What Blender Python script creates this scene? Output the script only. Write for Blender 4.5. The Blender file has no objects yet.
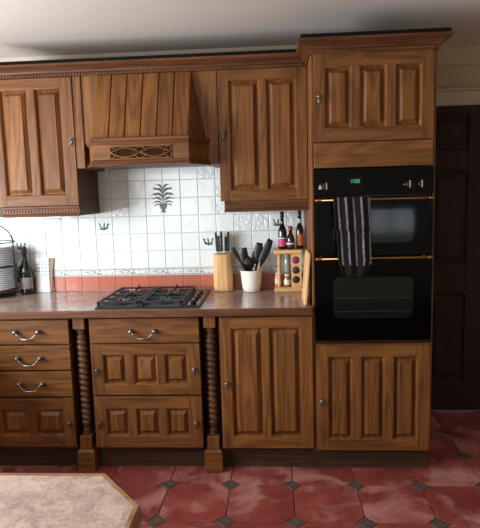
import bpy, bmesh, math, random
from mathutils import Vector, Matrix
random.seed(7)
PI = math.pi
S = bpy.context.scene
COL = S.collection

# ------------------------------------------------------------------ camera
FPX = 539.38
cam_loc = Vector((-0.2048, -2.7429, 1.4859))
yaw, pit, rol = (math.radians(a) for a in (3.659, -7.178, -1.579))
cy, sy, cp, sp = math.cos(yaw), math.sin(yaw), math.cos(pit), math.sin(pit)
fw = Vector((-sy * cp, cy * cp, sp)); rt = Vector((cy, sy, 0)); up = rt.cross(fw)
rt, up = math.cos(rol) * rt + math.sin(rol) * up, -math.sin(rol) * rt + math.cos(rol) * up
cd = bpy.data.cameras.new('camera'); cam = bpy.data.objects.new('camera', cd); COL.objects.link(cam)
m = Matrix.Identity(4)
for i in range(3):
    m[i][0], m[i][1], m[i][2], m[i][3] = rt[i], up[i], -fw[i], cam_loc[i]
cam.matrix_world = m
cd.sensor_fit = 'HORIZONTAL'; cd.sensor_width = 36.0; cd.lens = FPX * 36.0 / 480.0
cd.clip_start = 0.05
S.camera = cam

# ------------------------------------------------------------------ world, light, exposure
w = bpy.data.worlds.new('World'); S.world = w; w.use_nodes = True
w.node_tree.nodes['Background'].inputs[0].default_value = (0.80, 0.90, 1.0, 1)
w.node_tree.nodes['Background'].inputs[1].default_value = 2.0


def area(name, loc, rot, sx, sy_, power, col):
    l = bpy.data.lights.new(name, 'AREA'); l.shape = 'RECTANGLE'; l.size = sx; l.size_y = sy_
    l.energy = power; l.color = col
    o = bpy.data.objects.new(name, l); COL.objects.link(o); o.location = loc; o.rotation_euler = rot
    return o


# daylight entering at the window in the left wall and at the small one behind the photographer, plus an added fill
area('daylight_left_window', (-2.70, -1.45, 1.44), (0, -PI / 2, 0), 0.78, 2.3, 134, (0.90, 0.965, 1.0))
area('daylight_rear_window', (1.36, -4.57, 1.11), (PI / 2, 0, 0), 0.60, 0.32, 0.35, (0.95, 0.98, 1.0))
area('fill_rear_left', (-1.75, -4.57, 1.50), (PI / 2, 0, 0), 1.1, 0.95, 15, (1.0, 0.97, 0.93))  # added fill lamp to even out ceiling and fronts, no known window here
S.view_settings.view_transform = 'Standard'; S.view_settings.look = 'None'
S.view_settings.exposure = 0.0; S.view_settings.gamma = 1.0; S.view_settings.use_curve_mapping = False


# ------------------------------------------------------------------ materials
def lin(r, g, b):
    f = lambda c: (c / 255 / 12.92) if c / 255 <= 0.04045 else ((c / 255 + 0.055) / 1.055) ** 2.4
    return (f(r), f(g), f(b), 1.0)


class NT:
    def __init__(self, name):
        self.m = bpy.data.materials.new(name); self.m.use_nodes = True
        self.t = self.m.node_tree; self.b = self.t.nodes['Principled BSDF']

    def n(self, typ, **kw):
        nd = self.t.nodes.new(typ)
        for k, v in kw.items():
            if k.startswith('i_'):
                key = k[2:]
                key = int(key) if key.isdigit() else key.replace('_', ' ')
                nd.inputs[key].default_value = v
            else:
                setattr(nd, k, v)
        return nd

    def l(self, a, ao, b, bi): self.t.links.new(a.outputs[ao], b.inputs[bi])

    def ramp(self, stops):
        r = self.t.nodes.new('ShaderNodeValToRGB'); e = r.color_ramp.elements
        while len(e) < len(stops): e.new(0.5)
        for el, (p, c) in zip(e, stops): el.position = p; el.color = c
        return r

    def mix(self, a, b, fac, blend='MIX'):
        """a, b, fac: (node, output) or constants"""
        x = self.t.nodes.new('ShaderNodeMix'); x.data_type = 'RGBA'; x.blend_type = blend
        for v, i in ((fac, 0), (a, 6), (b, 7)):
            if isinstance(v, tuple) and hasattr(v[0], 'outputs'): self.t.links.new(v[0].outputs[v[1]], x.inputs[i])
            else: x.inputs[i].default_value = v
        return (x, 2)

    def col(self, src): self.t.links.new(src[0].outputs[src[1]], self.b.inputs['Base Color'])

    def bump(self, src, strength, dist):
        b = self.n('ShaderNodeBump', i_Strength=strength, i_Distance=dist)
        self.t.links.new(src[0].outputs[src[1]], b.inputs['Height']); self.l(b, 0, self.b, 'Normal')


def plain(name, rgb, rough=0.5, metal=0.0, spec=0.5, var=0.0, bump=0.0, bscale=60, coat=0.0):
    t = NT(name); c = lin(*rgb)
    t.b.inputs['Roughness'].default_value = rough; t.b.inputs['Metallic'].default_value = metal
    t.b.inputs['Specular IOR Level'].default_value = spec; t.b.inputs['Coat Weight'].default_value = coat
    tc = t.n('ShaderNodeTexCoord'); ns = t.n('ShaderNodeTexNoise', i_Scale=bscale, i_Detail=3.0)
    t.l(tc, 'Object', ns, 'Vector')
    v = max(var, 0.02)
    r = t.ramp([(0.3, tuple(x * (1 - v) for x in c[:3]) + (1,)), (0.7, tuple(min(1, x * (1 + v)) for x in c[:3]) + (1,))])
    t.l(ns, 0, r, 0); t.col((r, 0))
    if bump: t.bump((ns, 0), bump, 0.002)
    return t.m


def wood(name, axis, dark, mid, light, rough=0.5, contrast=1.0, scale=1.0):
    t = NT(name)
    tc = t.n('ShaderNodeTexCoord'); oi = t.n('ShaderNodeObjectInfo')
    mul = t.n('ShaderNodeMath', operation='MULTIPLY', i_1=37.0); t.l(oi, 'Random', mul, 0)
    add = t.n('ShaderNodeVectorMath', operation='ADD'); t.l(tc, 'Object', add, 0); t.l(mul, 0, add, 1)

    def mapped(a, c):
        mp = t.n('ShaderNodeMapping'); s = [a * scale] * 3; s[axis] = c * scale; mp.inputs['Scale'].default_value = s
        t.l(add, 0, mp, 0); return mp
    # broad cathedral figure: contour lines of a stretched noise
    m1 = mapped(7.0, 0.8); n1 = t.n('ShaderNodeTexNoise', i_Scale=1.0, i_Detail=2.0, i_Roughness=0.45, i_Distortion=0.3); t.l(m1, 0, n1, 0)
    k = t.n('ShaderNodeMath', operation='MULTIPLY', i_1=60.0); t.l(n1, 0, k, 0)
    sn = t.n('ShaderNodeMath', operation='SINE'); t.l(k, 0, sn, 0)
    rg = t.n('ShaderNodeMapRange', i_1=-1.0, i_2=1.0); t.l(sn, 0, rg, 0)
    # fine streaks
    m2 = mapped(170.0, 7.0); n2 = t.n('ShaderNodeTexNoise', i_Scale=1.0, i_Detail=4.0, i_Roughness=0.65); t.l(m2, 0, n2, 0)
    m3 = mapped(34.0, 1.6); n3 = t.n('ShaderNodeTexNoise', i_Scale=1.0, i_Detail=3.0); t.l(m3, 0, n3, 0)
    ad = t.n('ShaderNodeMath', operation='MULTIPLY_ADD', i_1=0.15 * contrast); t.l(rg, 0, ad, 0)
    ml = t.n('ShaderNodeMath', operation='MULTIPLY', i_1=0.55); t.l(n2, 0, ml, 0); t.l(ml, 0, ad, 2)
    ad2 = t.n('ShaderNodeMath', operation='MULTIPLY_ADD', i_1=0.45); t.l(n3, 0, ad2, 0); t.l(ad, 0, ad2, 2)
    r = t.ramp([(0.34, lin(*dark)), (0.56, lin(*mid)), (0.80, lin(*light))]); t.l(ad2, 0, r, 0)
    hv = t.n('ShaderNodeHueSaturation'); t.l(r, 0, hv, 'Color')
    vr = t.n('ShaderNodeMapRange', i_3=0.86, i_4=1.12); t.l(oi, 'Random', vr, 0); t.l(vr, 0, hv, 'Value')
    t.col((hv, 0)); t.b.inputs['Roughness'].default_value = rough
    t.b.inputs['Specular IOR Level'].default_value = 0.32
    t.bump((n2, 0), 0.12, 0.002)
    return t.m


OD, OM, OL = (72, 41, 18), (111, 68, 31), (137, 89, 45)
oak_z = wood('oak_upright_grain', 2, OD, OM, OL)
oak_x = wood('oak_level_grain', 0, OD, OM, OL)
oak_y = wood('oak_depth_grain', 1, OD, OM, OL)
oak_dark = wood('oak_dark_stain', 2, (50, 29, 17), (76, 46, 27), (98, 62, 38))
oak_mould = wood('oak_moulding', 0, (60, 33, 19), (92, 54, 31), (116, 72, 42))
oak_turned = wood('turned_oak', 2, (62, 38, 24), (88, 58, 38), (110, 76, 52), rough=0.38)
plinth_mat = wood('plinth_oak', 0, (48, 30, 20), (68, 46, 30), (86, 60, 40), rough=0.6)
beech = wood('pale_beech', 2, (186, 138, 88), (212, 166, 112), (226, 186, 136), rough=0.5)
beech_x = wood('pale_beech_level', 0, (186, 138, 84), (214, 168, 110), (228, 188, 134), rough=0.5)
dark_door = wood('dark_mahogany', 2, (32, 17, 12), (40, 23, 17), (48, 28, 20), rough=0.7)
peg_mat = plain('dowel_peg', (58, 32, 18), 0.6)
pewter = plain('pewter', (128, 124, 118), 0.36, 0.9, var=0.15, bscale=300)
brass = plain('brass', (172, 130, 80), 0.34, 1.0)
black_gloss = plain('black_oven_glass', (4, 4, 5), 0.06, spec=0.22)
black_enamel = plain('black_enamel', (12, 12, 13), 0.22)
black_iron = plain('cast_iron', (18, 18, 20), 0.55, var=0.2, bump=0.3, bscale=400)
black_plastic = plain('black_plastic', (13, 13, 14), 0.45)
hob_glass = plain('brown_hob_tray', (18, 15, 14), 0.5)
dark_void = plain('dark_opening', (16, 11, 8), 0.9)
steel = plain('brushed_steel', (190, 190, 192), 0.28, 1.0)
cream_ceramic = plain('cream_ceramic', (236, 232, 218), 0.18)
plate_mat = plain('plate_ceramic', (206, 212, 218), 0.2, var=0.04)
wire_mat = plain('black_wire', (22, 22, 24), 0.4)
ceil_mat = plain('ceiling_paint', (206, 195, 187), 0.9, var=0.015, bump=0.05, bscale=25)
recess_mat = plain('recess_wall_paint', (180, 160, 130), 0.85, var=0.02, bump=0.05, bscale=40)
wall_mat = plain('wall_paint', (206, 194, 176), 0.85, var=0.02, bump=0.05, bscale=40)
trim_mat = plain('trim_paint', (184, 166, 138), 0.6)
white_frame = plain('white_window_paint', (232, 232, 230), 0.4)
grout_mat = plain('wall_grout', (192, 190, 184), 0.9, var=0.05, bscale=90)
floor_grout = plain('floor_grout', (66, 40, 38), 0.8, var=0.15, bscale=60)
green_led = NT('green_display_digits')
green_led.b.inputs['Base Color'].default_value = (0, 0.1, 0.05, 1)
green_led.b.inputs['Emission Color'].default_value = (0.1, 0.9, 0.5, 1); green_led.b.inputs['Emission Strength'].default_value = 0.55
green_led = green_led.m


def glass_mat(name, rgb, rough=0.02, alpha=None):
    t = NT(name); t.b.inputs['Base Color'].default_value = lin(*rgb)
    t.b.inputs['Roughness'].default_value = rough; t.b.inputs['Transmission Weight'].default_value = 1.0
    t.b.inputs['IOR'].default_value = 1.45
    return t.m


clear_glass = glass_mat('clear_glass', (240, 245, 245))
green_glass = plain('dark_green_bottle_glass', (16, 24, 14), 0.06, spec=0.7)
brown_glass = plain('dark_brown_bottle_glass', (26, 14, 10), 0.07, spec=0.7)


def tile_mat(name, rgb, relief=0.0, rough=0.12, var=0.03):
    t = NT(name); oi = t.n('ShaderNodeObjectInfo'); tc = t.n('ShaderNodeTexCoord')
    c = lin(*rgb)
    r = t.ramp([(0.0, tuple(x * (1 - var) for x in c[:3]) + (1,)), (1.0, tuple(min(1, x * (1 + var)) for x in c[:3]) + (1,))])
    t.l(oi, 'Random', r, 0)
    ad = t.n('ShaderNodeVectorMath', operation='ADD')
    mu = t.n('ShaderNodeMath', operation='MULTIPLY', i_1=23.0); t.l(oi, 'Random', mu, 0)
    t.l(tc, 'Object', ad, 0); t.l(mu, 0, ad, 1)
    ns = t.n('ShaderNodeTexNoise', i_Scale=14.0 if not relief else 46.0, i_Detail=1.0 if not relief else 2.5); t.l(ad, 0, ns, 0)
    n2 = t.n('ShaderNodeTexNoise', i_Scale=55.0, i_Detail=3.0); t.l(ad, 0, n2, 0)
    mx = t.mix((r, 0), tuple(x * 0.93 for x in c[:3]) + (1,), (n2, 0)); t.col(mx)
    t.b.inputs['Roughness'].default_value = rough
    t.bump((ns, 0), 1.0 if relief else 0.35, 0.010 if relief else 0.004)
    return t.m


tile_white = tile_mat('white_glazed_tile', (238, 244, 244))
tile_relief = tile_mat('white_relief_tile', (236, 242, 242), relief=1)
tile_terra = tile_mat('terracotta_wall_tile', (184, 104, 84), var=0.12, rough=0.25)


def border_mat():
    t = NT('floral_border_tile'); tc = t.n('ShaderNodeTexCoord')
    v = t.n('ShaderNodeTexVoronoi', i_Scale=85.0); t.l(tc, 'Object', v, 'Vector')
    lt = t.n('ShaderNodeMath', operation='LESS_THAN', i_1=0.36); t.l(v, 'Distance', lt, 0)
    rp = t.ramp([(0.0, lin(58, 98, 84)), (0.35, lin(88, 112, 140)), (0.6, lin(190, 110, 92)), (0.75, lin(110, 132, 100)), (1.0, lin(232, 232, 226))])
    t.l(v, 'Color', rp, 0)
    sp = t.n('ShaderNodeSeparateXYZ'); t.l(tc, 'Object', sp, 0)
    ab = t.n('ShaderNodeMath', operation='ABSOLUTE'); t.l(sp, 'Z', ab, 0)
    mid = t.n('ShaderNodeMath', operation='LESS_THAN', i_1=0.013); t.l(ab, 0, mid, 0)
    an = t.n('ShaderNodeMath', operation='MULTIPLY'); t.l(lt, 0, an, 0); t.l(mid, 0, an, 1)
    c1 = t.mix(lin(222, 224, 222), (rp, 0), (an, 0))
    ln = t.n('ShaderNodeMath', operation='COMPARE', i_1=0.0165, i_2=0.0014); t.l(ab, 0, ln, 0)
    c2 = t.mix(c1, lin(96, 112, 122), (ln, 0)); t.col(c2)
    t.b.inputs['Roughness'].default_value = 0.15
    return t.m


tile_border = border_mat()
motif_mat = plain('painted_motif_green', (78, 97, 91), 0.25, var=0.2, bscale=120)


def floor_tile_mat():
    t = NT('red_quarry_tile'); tc = t.n('ShaderNodeTexCoord'); oi = t.n('ShaderNodeObjectInfo')
    mu = t.n('ShaderNodeMath', operation='MULTIPLY', i_1=19.0); t.l(oi, 'Random', mu, 0)
    ad = t.n('ShaderNodeVectorMath', operation='ADD'); t.l(tc, 'Object', ad, 0); t.l(mu, 0, ad, 1)
    a = t.n('ShaderNodeTexNoise', i_Scale=6.0, i_Detail=5.0, i_Roughness=0.6); t.l(ad, 0, a, 0)
    ra = t.ramp([(0.3, lin(114, 47, 43)), (0.55, lin(142, 67, 60)), (0.8, lin(164, 86, 76))]); t.l(a, 0, ra, 0)
    b = t.n('ShaderNodeTexNoise', i_Scale=4.2, i_Detail=6.0, i_Roughness=0.62, i_Distortion=0.6); t.l(ad, 0, b, 0)
    rb = t.ramp([(0.50, (0, 0, 0, 1)), (0.66, (0.62, 0.62, 0.62, 1))]); t.l(b, 0, rb, 0)
    c = t.mix((ra, 0), lin(198, 146, 137), (rb, 0)); t.col(c)
    rr = t.n('ShaderNodeMapRange', i_3=0.30, i_4=0.55); t.l(b, 0, rr, 0); t.l(rr, 0, t.b, 'Roughness')
    t.bump((a, 0), 0.15, 0.004)
    return t.m


floor_mat = floor_tile_mat()


def inset_mat():
    t = NT('dark_patterned_inset'); tc = t.n('ShaderNodeTexCoord')
    sp = t.n('ShaderNodeSeparateXYZ'); t.l(tc, 'Object', sp, 0)
    ax = t.n('ShaderNodeMath', operation='ABSOLUTE'); t.l(sp, 'X', ax, 0)
    ay = t.n('ShaderNodeMath', operation='ABSOLUTE'); t.l(sp, 'Y', ay, 0)
    sm = t.n('ShaderNodeMath', operation='ADD'); t.l(ax, 0, sm, 0); t.l(ay, 0, sm, 1)
    mu = t.n('ShaderNodeMath', operation='MULTIPLY', i_1=330.0); t.l(sm, 0, mu, 0)
    s = t.n('ShaderNodeMath', operation='SINE'); t.l(mu, 0, s, 0)
    v = t.n('ShaderNodeTexVoronoi', i_Scale=90.0); t.l(tc, 'Object', v, 'Vector')
    ad = t.n('ShaderNodeMath', operation='MULTIPLY_ADD', i_1=0.25, i_2=0.35); t.l(s, 0, ad, 0)
    a2 = t.n('ShaderNodeMath', operation='ADD'); t.l(ad, 0, a2, 0); t.l(v, 'Distance', a2, 1)
    r = t.ramp([(0.2, lin(40, 30, 29)), (0.6, lin(62, 50, 47)), (0.95, lin(104, 88, 80))]); t.l(a2, 0, r, 0); t.col((r, 0))
    t.b.inputs['Roughness'].default_value = 0.4
    return t.m


inset = inset_mat()


def laminate(name, c0, c1, c2, scale, rough):
    t = NT(name); tc = t.n('ShaderNodeTexCoord')
    a = t.n('ShaderNodeTexNoise', i_Scale=scale, i_Detail=8.0, i_Roughness=0.72); t.l(tc, 'Object', a, 0)
    b = t.n('ShaderNodeTexNoise', i_Scale=scale * 0.16, i_Detail=4.0, i_Roughness=0.6, i_Distortion=0.8); t.l(tc, 'Object', b, 0)
    ad = t.n('ShaderNodeMath', operation='MULTIPLY_ADD', i_1=0.55); t.l(b, 0, ad, 0)
    ml = t.n('ShaderNodeMath', operation='MULTIPLY', i_1=0.5); t.l(a, 0, ml, 0); t.l(ml, 0, ad, 2)
    r = t.ramp([(0.40, lin(*c0)), (0.53, lin(*c1)), (0.66, lin(*c2))]); t.l(ad, 0, r, 0); t.col((r, 0))
    t.b.inputs['Roughness'].default_value = rough
    return t.m


worktop_mat = laminate('mottled_worktop_laminate', (124, 102, 94), (150, 127, 118), (170, 148, 139), 60, 0.17)
island_mat = laminate('mottled_island_laminate', (140, 118, 110), (180, 155, 143), (206, 184, 169), 120, 0.45)


def towel_mat():
    t = NT('striped_towel_cloth'); uv = t.n('ShaderNodeTexCoord'); sp = t.n('ShaderNodeSeparateXYZ'); t.l(uv, 'UV', sp, 0)
    mu = t.n('ShaderNodeMath', operation='MULTIPLY', i_1=4.7); t.l(sp, 'X', mu, 0)
    of = t.n('ShaderNodeMath', operation='ADD', i_1=-0.14); t.l(mu, 0, of, 0)
    fr = t.n('ShaderNodeMath', operation='FRACT'); t.l(of, 0, fr, 0)
    cm = t.n('ShaderNodeMath', operation='COMPARE', i_1=0.5, i_2=0.13); t.l(fr, 0, cm, 0)
    hem = t.n('ShaderNodeMath', operation='GREATER_THAN', i_1=0.14); t.l(sp, 'Y', hem, 0)
    ns = t.n('ShaderNodeTexNoise', i_Scale=260.0, i_Detail=2.0); t.l(uv, 'Object', ns, 0)
    gt = t.n('ShaderNodeMapRange', i_1=0.38, i_2=0.55); t.l(ns, 0, gt, 0)
    m1 = t.n('ShaderNodeMath', operation='MULTIPLY'); t.l(cm, 0, m1, 0); t.l(hem, 0, m1, 1)
    m2 = t.n('ShaderNodeMath', operation='MULTIPLY'); t.l(m1, 0, m2, 0); t.l(gt, 0, m2, 1)
    c = t.mix(lin(30, 28, 30), lin(150, 145, 142), (m2, 0)); t.col(c)
    t.b.inputs['Roughness'].default_value = 0.95; t.b.inputs['Specular IOR Level'].default_value = 0.1
    t.bump((ns, 0), 0.5, 0.002)
    return t.m


towel_cloth = towel_mat()


def spotted_mat():
    t = NT('white_blue_spotted'); tc = t.n('ShaderNodeTexCoord')
    v = t.n('ShaderNodeTexVoronoi', i_Scale=46.0, i_Randomness=0.25); t.l(tc, 'Object', v, 'Vector')
    lt = t.n('ShaderNodeMath', operation='LESS_THAN', i_1=0.25); t.l(v, 'Distance', lt, 0)
    t.col(t.mix(lin(228, 230, 234), lin(110, 132, 176), (lt, 0))); t.b.inputs['Roughness'].default_value = 0.3
    return t.m


spotted = spotted_mat()


# ------------------------------------------------------------------ mesh helpers
class MB:
    """collects shapes in world coordinates; build() links them as ONE mesh object"""

    def __init__(self):
        self.v, self.f, self.mi, self.sm, self.uv = [], [], [], [], {}
        self.cur = 0; self.smooth = False

    def add(self, vs, fs):
        o = len(self.v); self.v += [tuple(p) for p in vs]
        for f in fs:
            self.f.append([i + o for i in f]); self.mi.append(self.cur); self.sm.append(self.smooth)
        return self

    def box(self, x0, x1, y0, y1, z0, z1):
        vs = [(x, y, z) for z in (z0, z1) for y in (y0, y1) for x in (x0, x1)]
        return self.add(vs, [(0, 2, 3, 1), (4, 5, 7, 6), (0, 1, 5, 4), (2, 6, 7, 3), (0, 4, 6, 2), (1, 3, 7, 5)])

    def loops(self, ls, cap0=True, cap1=True, closed=True):
        n = len(ls[0]); vs = [p for l in ls for p in l]; fs = []
        for a in range(len(ls) - 1):
            for i in range(n if closed else n - 1):
                j = (i + 1) % n
                fs.append((a * n + i, a * n + j, (a + 1) * n + j, (a + 1) * n + i))
        if cap0: fs.append(tuple(reversed(range(n))))
        if cap1: fs.append(tuple((len(ls) - 1) * n + i for i in range(n)))
        return self.add(vs, fs)

    def rects(self, rs, cap0=False, cap1=True):
        """nested rectangles in XZ: (x0,x1,z0,z1,y)"""
        return self.loops([[(a, y, c), (b, y, c), (b, y, d), (a, y, d)] for a, b, c, d, y in rs], cap0, cap1)

    def lathe(self, prof, c, n=20, axis='z', cap0=True, cap1=True):
        ls = []
        for r, h in prof:
            l = []
            for i in range(n):
                t = 2 * PI * i / n; a, b = r * math.cos(t), r * math.sin(t)
                l.append({'z': (c[0] + a, c[1] + b, c[2] + h), 'y': (c[0] + a, c[1] + h, c[2] - b), 'x': (c[0] + h, c[1] + a, c[2] + b)}[axis])
            ls.append(l)
        s = self.smooth; self.smooth = True
        self.loops(ls, cap0, cap1); self.smooth = s
        return self

    def tube(self, pts, r, n=8, caps=True):
        pts = [Vector(p) for p in pts]; ls = []; prev = None
        for i, p in enumerate(pts):
            d = (pts[min(i + 1, len(pts) - 1)] - pts[max(i - 1, 0)]).normalized()
            if prev is None:
                a = d.cross(Vector((0, 0, 1)));
                if a.length < 1e-3: a = d.cross(Vector((1, 0, 0)))
            else: a = prev - d * prev.dot(d)
            a.normalize(); prev = a; b = d.cross(a)
            rr = r[i] if isinstance(r, (list, tuple)) else r
            ls.append([p + (a * math.cos(2 * PI * k / n) + b * math.sin(2 * PI * k / n)) * rr for k in range(n)])
        s = self.smooth; self.smooth = True
        self.loops(ls, caps, caps); self.smooth = s
        return self

    def prism(self, poly, y0, y1):
        """XZ polygon extruded along y"""
        return self.loops([[(x, y0, z) for x, z in poly], [(x, y1, z) for x, z in poly]])

    def ball(self, c, r, n=10, sx=1, sy=1, sz=1):
        ls = []
        for k in range(1, n // 2 + 3):
            ph = PI * k / (n // 2 + 3)
            ls.append([(c[0] + sx * r * math.sin(ph) * math.cos(2 * PI * i / n), c[1] + sy * r * math.sin(ph) * math.sin(2 * PI * i / n), c[2] + sz * r * math.cos(ph)) for i in range(n)])
        s = self.smooth; self.smooth = True; self.loops(ls); self.smooth = s
        return self

    def build(self, name, mats, parent=None, bevel=0.0, origin=None, seg=1):
        o0 = Vector(origin) if origin is not None else worldloc(parent)
        me = bpy.data.meshes.new(name)
        me.from_pydata([Vector(p) - o0 for p in self.v], [], self.f)
        for mt in (mats if isinstance(mats, (list, tuple)) else [mats]): me.materials.append(mt)
        for p, mi, s in zip(me.polygons, self.mi, self.sm): p.material_index = mi; p.use_smooth = s
        bm = bmesh.new(); bm.from_mesh(me); bmesh.ops.recalc_face_normals(bm, faces=bm.faces); bm.to_mesh(me); bm.free()
        o = bpy.data.objects.new(name, me); COL.objects.link(o)
        if parent is not None: o.parent = parent; o.location = o0 - worldloc(parent)
        else: o.location = o0
        if bevel:
            b = o.modifiers.new('bevel', 'BEVEL'); b.width = bevel; b.segments = seg; b.limit_method = 'ANGLE'; b.angle_limit = math.radians(50)
            b.harden_normals = False
        return o


def worldloc(o):
    v = Vector((0, 0, 0))
    while o is not None: v = v + o.location; o = o.parent
    return v


def tag(o, label, cat, group=None, kind=None):
    o['label'] = label
    if cat: o['category'] = cat
    if group: o['group'] = group
    if kind: o['kind'] = kind
    return o


def thing(name, label, cat, loc, group=None, kind=None):
    o = bpy.data.objects.new(name, None); o.empty_display_size = 0.05; COL.objects.link(o); o.location = loc
    return tag(o, label, cat, group, kind)


def copy_child(o, parent, loc):
    c = o.copy(); COL.objects.link(c); c.parent = parent; c.location = Vector(loc) - worldloc(parent); return c


# ------------------------------------------------------------------ the room
XL, XR, YB, YR, YF, ZC = -2.75, 2.1, 0.606, 0.86, -4.6, 2.365
XJ = 0.66      # where the wall steps back beside the oven tower
WT = 0.91      # worktop height

fl = MB().box(XL - 0.1, XR + 0.1, YF - 0.1, YR + 0.1, -0.08, -0.004).build('floor', floor_grout, origin=(0, 0, 0))
tag(fl, 'red octagonal quarry tile floor with small dark diamond insets', 'floor', kind='structure')
P, FX, FY = 0.3223, 0.1916, -0.113
HD = 0.050     # half diagonal of the diamond insets


def octagon():
    h, c, g = P / 2, HD, 0.0022
    pts = []
    for sx, sy2, order in ((1, 1, 0), (-1, 1, 1), (-1, -1, 0), (1, -1, 1)):
        a = (sx * (h - g), sy2 * (h - c - g * 0.6)); b = (sx * (h - c - g * 0.6), sy2 * (h - g))
        pts += [a, b] if order == 0 else [b, a]
    k = lambda s, z: [(x * s, y * s, z) for x, y in pts]
    return MB().loops([k(1, -0.004), k(1, -0.0012), k(0.985, 0.0)], cap0=False)


ot = None; dt = None
for i in range(-10, 7):
    for j in range(-8, 4):
        x, y = FX + (i + 0.5) * P, FY + (j + 0.5) * P
        if x < XL + 0.05 or x > XR - 0.05 or y > YR + 0.10: continue
        if ot is None: ot = octagon().build('floor_tile', floor_mat, fl, origin=(0, 0, 0)); ot.location = (x, y, 0)
        else: copy_child(ot, fl, (x, y, 0))
for i in range(-9, 7):
    for j in range(-8, 4):
        x, y = FX + i * P, FY + j * P
        if x > XR - 0.05 or x < XL + 0.05 or y > YR - 0.02: continue
        if dt is None:
            g = HD - 0.004; k = lambda s, z: [(g * s, 0, z), (0, g * s, z), (-g * s, 0, z), (0, -g * s, z)]
            dt = MB().loops([k(1, -0.004), k(1, -0.0012), k(0.95, 0.0)], cap0=False).build('diamond_inset', inset, fl, origin=(0, 0, 0)); dt.location = (x, y, 0)
        else: copy_child(dt, fl, (x, y, 0))

tag(MB().box(XL - 0.1, XR + 0.1, YF - 0.1, YR + 0.1, ZC, ZC + 0.08).build('ceiling', ceil_mat, origin=(0, 0, ZC)), 'plain off-white painted ceiling', 'ceiling', kind='structure')
wb = MB().box(XL - 0.1, XJ, YB, YB + 0.36, 0, ZC).build('wall_back', [wall_mat], origin=(0, YB, 0))
tag(wb, 'kitchen wall behind the oak units with tiled splashback', 'wall', kind='structure')
# wall beyond the step, with the doorway
DX0, DX1, DZ = 0.72, 1.53, 2.02
w2 = MB().box(XJ + 0.001, DX0, YR, YR + 0.1, 0, ZC).box(DX1, XR + 0.1, YR, YR + 0.1, 0, ZC).box(DX0, DX1, YR, YR + 0.1, DZ, ZC)
tag(w2.build('wall_recess', recess_mat, origin=(XJ, YR, 0)), 'cream wall set back beside the oven tower, above the dark door', 'wall', kind='structure')
tag(MB().box(XR, XR + 0.1, YF, YR, 0, ZC).build('wall_right', wall_mat, origin=(XR, 0, 0)), 'plain cream right-hand wall', 'wall', kind='structure')
WY0, WY1, WZ0, WZ1 = -2.65, -0.25, 1.00, 1.88
wl = MB().box(XL - 0.1, XL, YF, WY0, 0, ZC).box(XL - 0.1, XL, WY1, YB, 0, ZC).box(XL - 0.1, XL, WY0, WY1, 0, WZ0).box(XL - 0.1, XL, WY0, WY1, WZ1, ZC)
tag(wl.build('wall_left', wall_mat, origin=(XL, 0, 0)), 'left-hand wall with the kitchen window', 'wall', kind='structure')
RX0, RX1, RZ0, RZ1 = 1.0, 1.72, 0.90, 1.32
QX0, QX1, QZ0, QZ1 = -2.35, -1.15, 1.0, 2.02
wf = MB().box(XL - 0.1, QX0, YF - 0.1, YF, 0, ZC).box(QX1, RX0, YF - 0.1, YF, 0, ZC).box(QX0, QX1, YF - 0.1, YF, 0, QZ0).box(QX0, QX1, YF - 0.1, YF, QZ1, ZC).box(RX1, XR + 0.1, YF - 0.1, YF, 0, ZC).box(RX0, RX1, YF - 0.1, YF, 0, RZ0).box(RX0, RX1, YF - 0.1, YF, RZ1, ZC)
tag(wf.build('wall_front', wall_mat, origin=(0, YF, 0)), 'wall behind the photographer with a small window and an added fill window', 'wall', kind='structure')


def window(name, label, axis, a0, a1, z0, z1, pos, n):
    """axis 'x' = window in a wall of constant x"""
    def bx(mb, a, b, d0, d1, zz0, zz1): return mb.box(d0, d1, a, b, zz0, zz1) if axis == 'x' else mb.box(a, b, d0, d1, zz0, zz1)
    root = thing(name, label, None, (pos, a0, z0) if axis == 'x' else (a0, pos, z0), kind='structure')
    fr = MB()
    for (a, b, c, d) in ((a0, a1, z0, z0 + .05), (a0, a1, z1 - .05, z1), (a0, a0 + .05, z0, z1), (a1 - .05, a1, z0, z1)): bx(fr, a, b, pos - .03, pos + .03, c, d)
    for k in range(1, n):
        a = a0 + (a1 - a0) * k / n; bx(fr, a - .025, a + .025, pos - .03, pos + .03, z0, z1)
    fr.build('window_frame', white_frame, root)
    for k in range(n):
        u0, u1 = a0 + (a1 - a0) * k / n, a0 + (a1 - a0) * (k + 1) / n
        bx(MB(), u0 + .03, u1 - .03, pos - .004, pos + .004, z0 + .04, z1 - .04).build('pane', clear_glass, root)
    return root


window('window_1', 'white framed kitchen window in the left wall', 'x', WY0, WY1, WZ0, WZ1, XL - 0.05, 3)
window('window_2', 'small white framed window behind the photographer', 'y', RX0, RX1, RZ0, RZ1, YF - 0.05, 2)

window('added_fill_window', 'larger white framed window added behind the photographer on the left for fill light', 'y', QX0, QX1, QZ0, QZ1, YF - 0.05, 2)  # invented opening that houses the rear-left fill lamp

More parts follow.
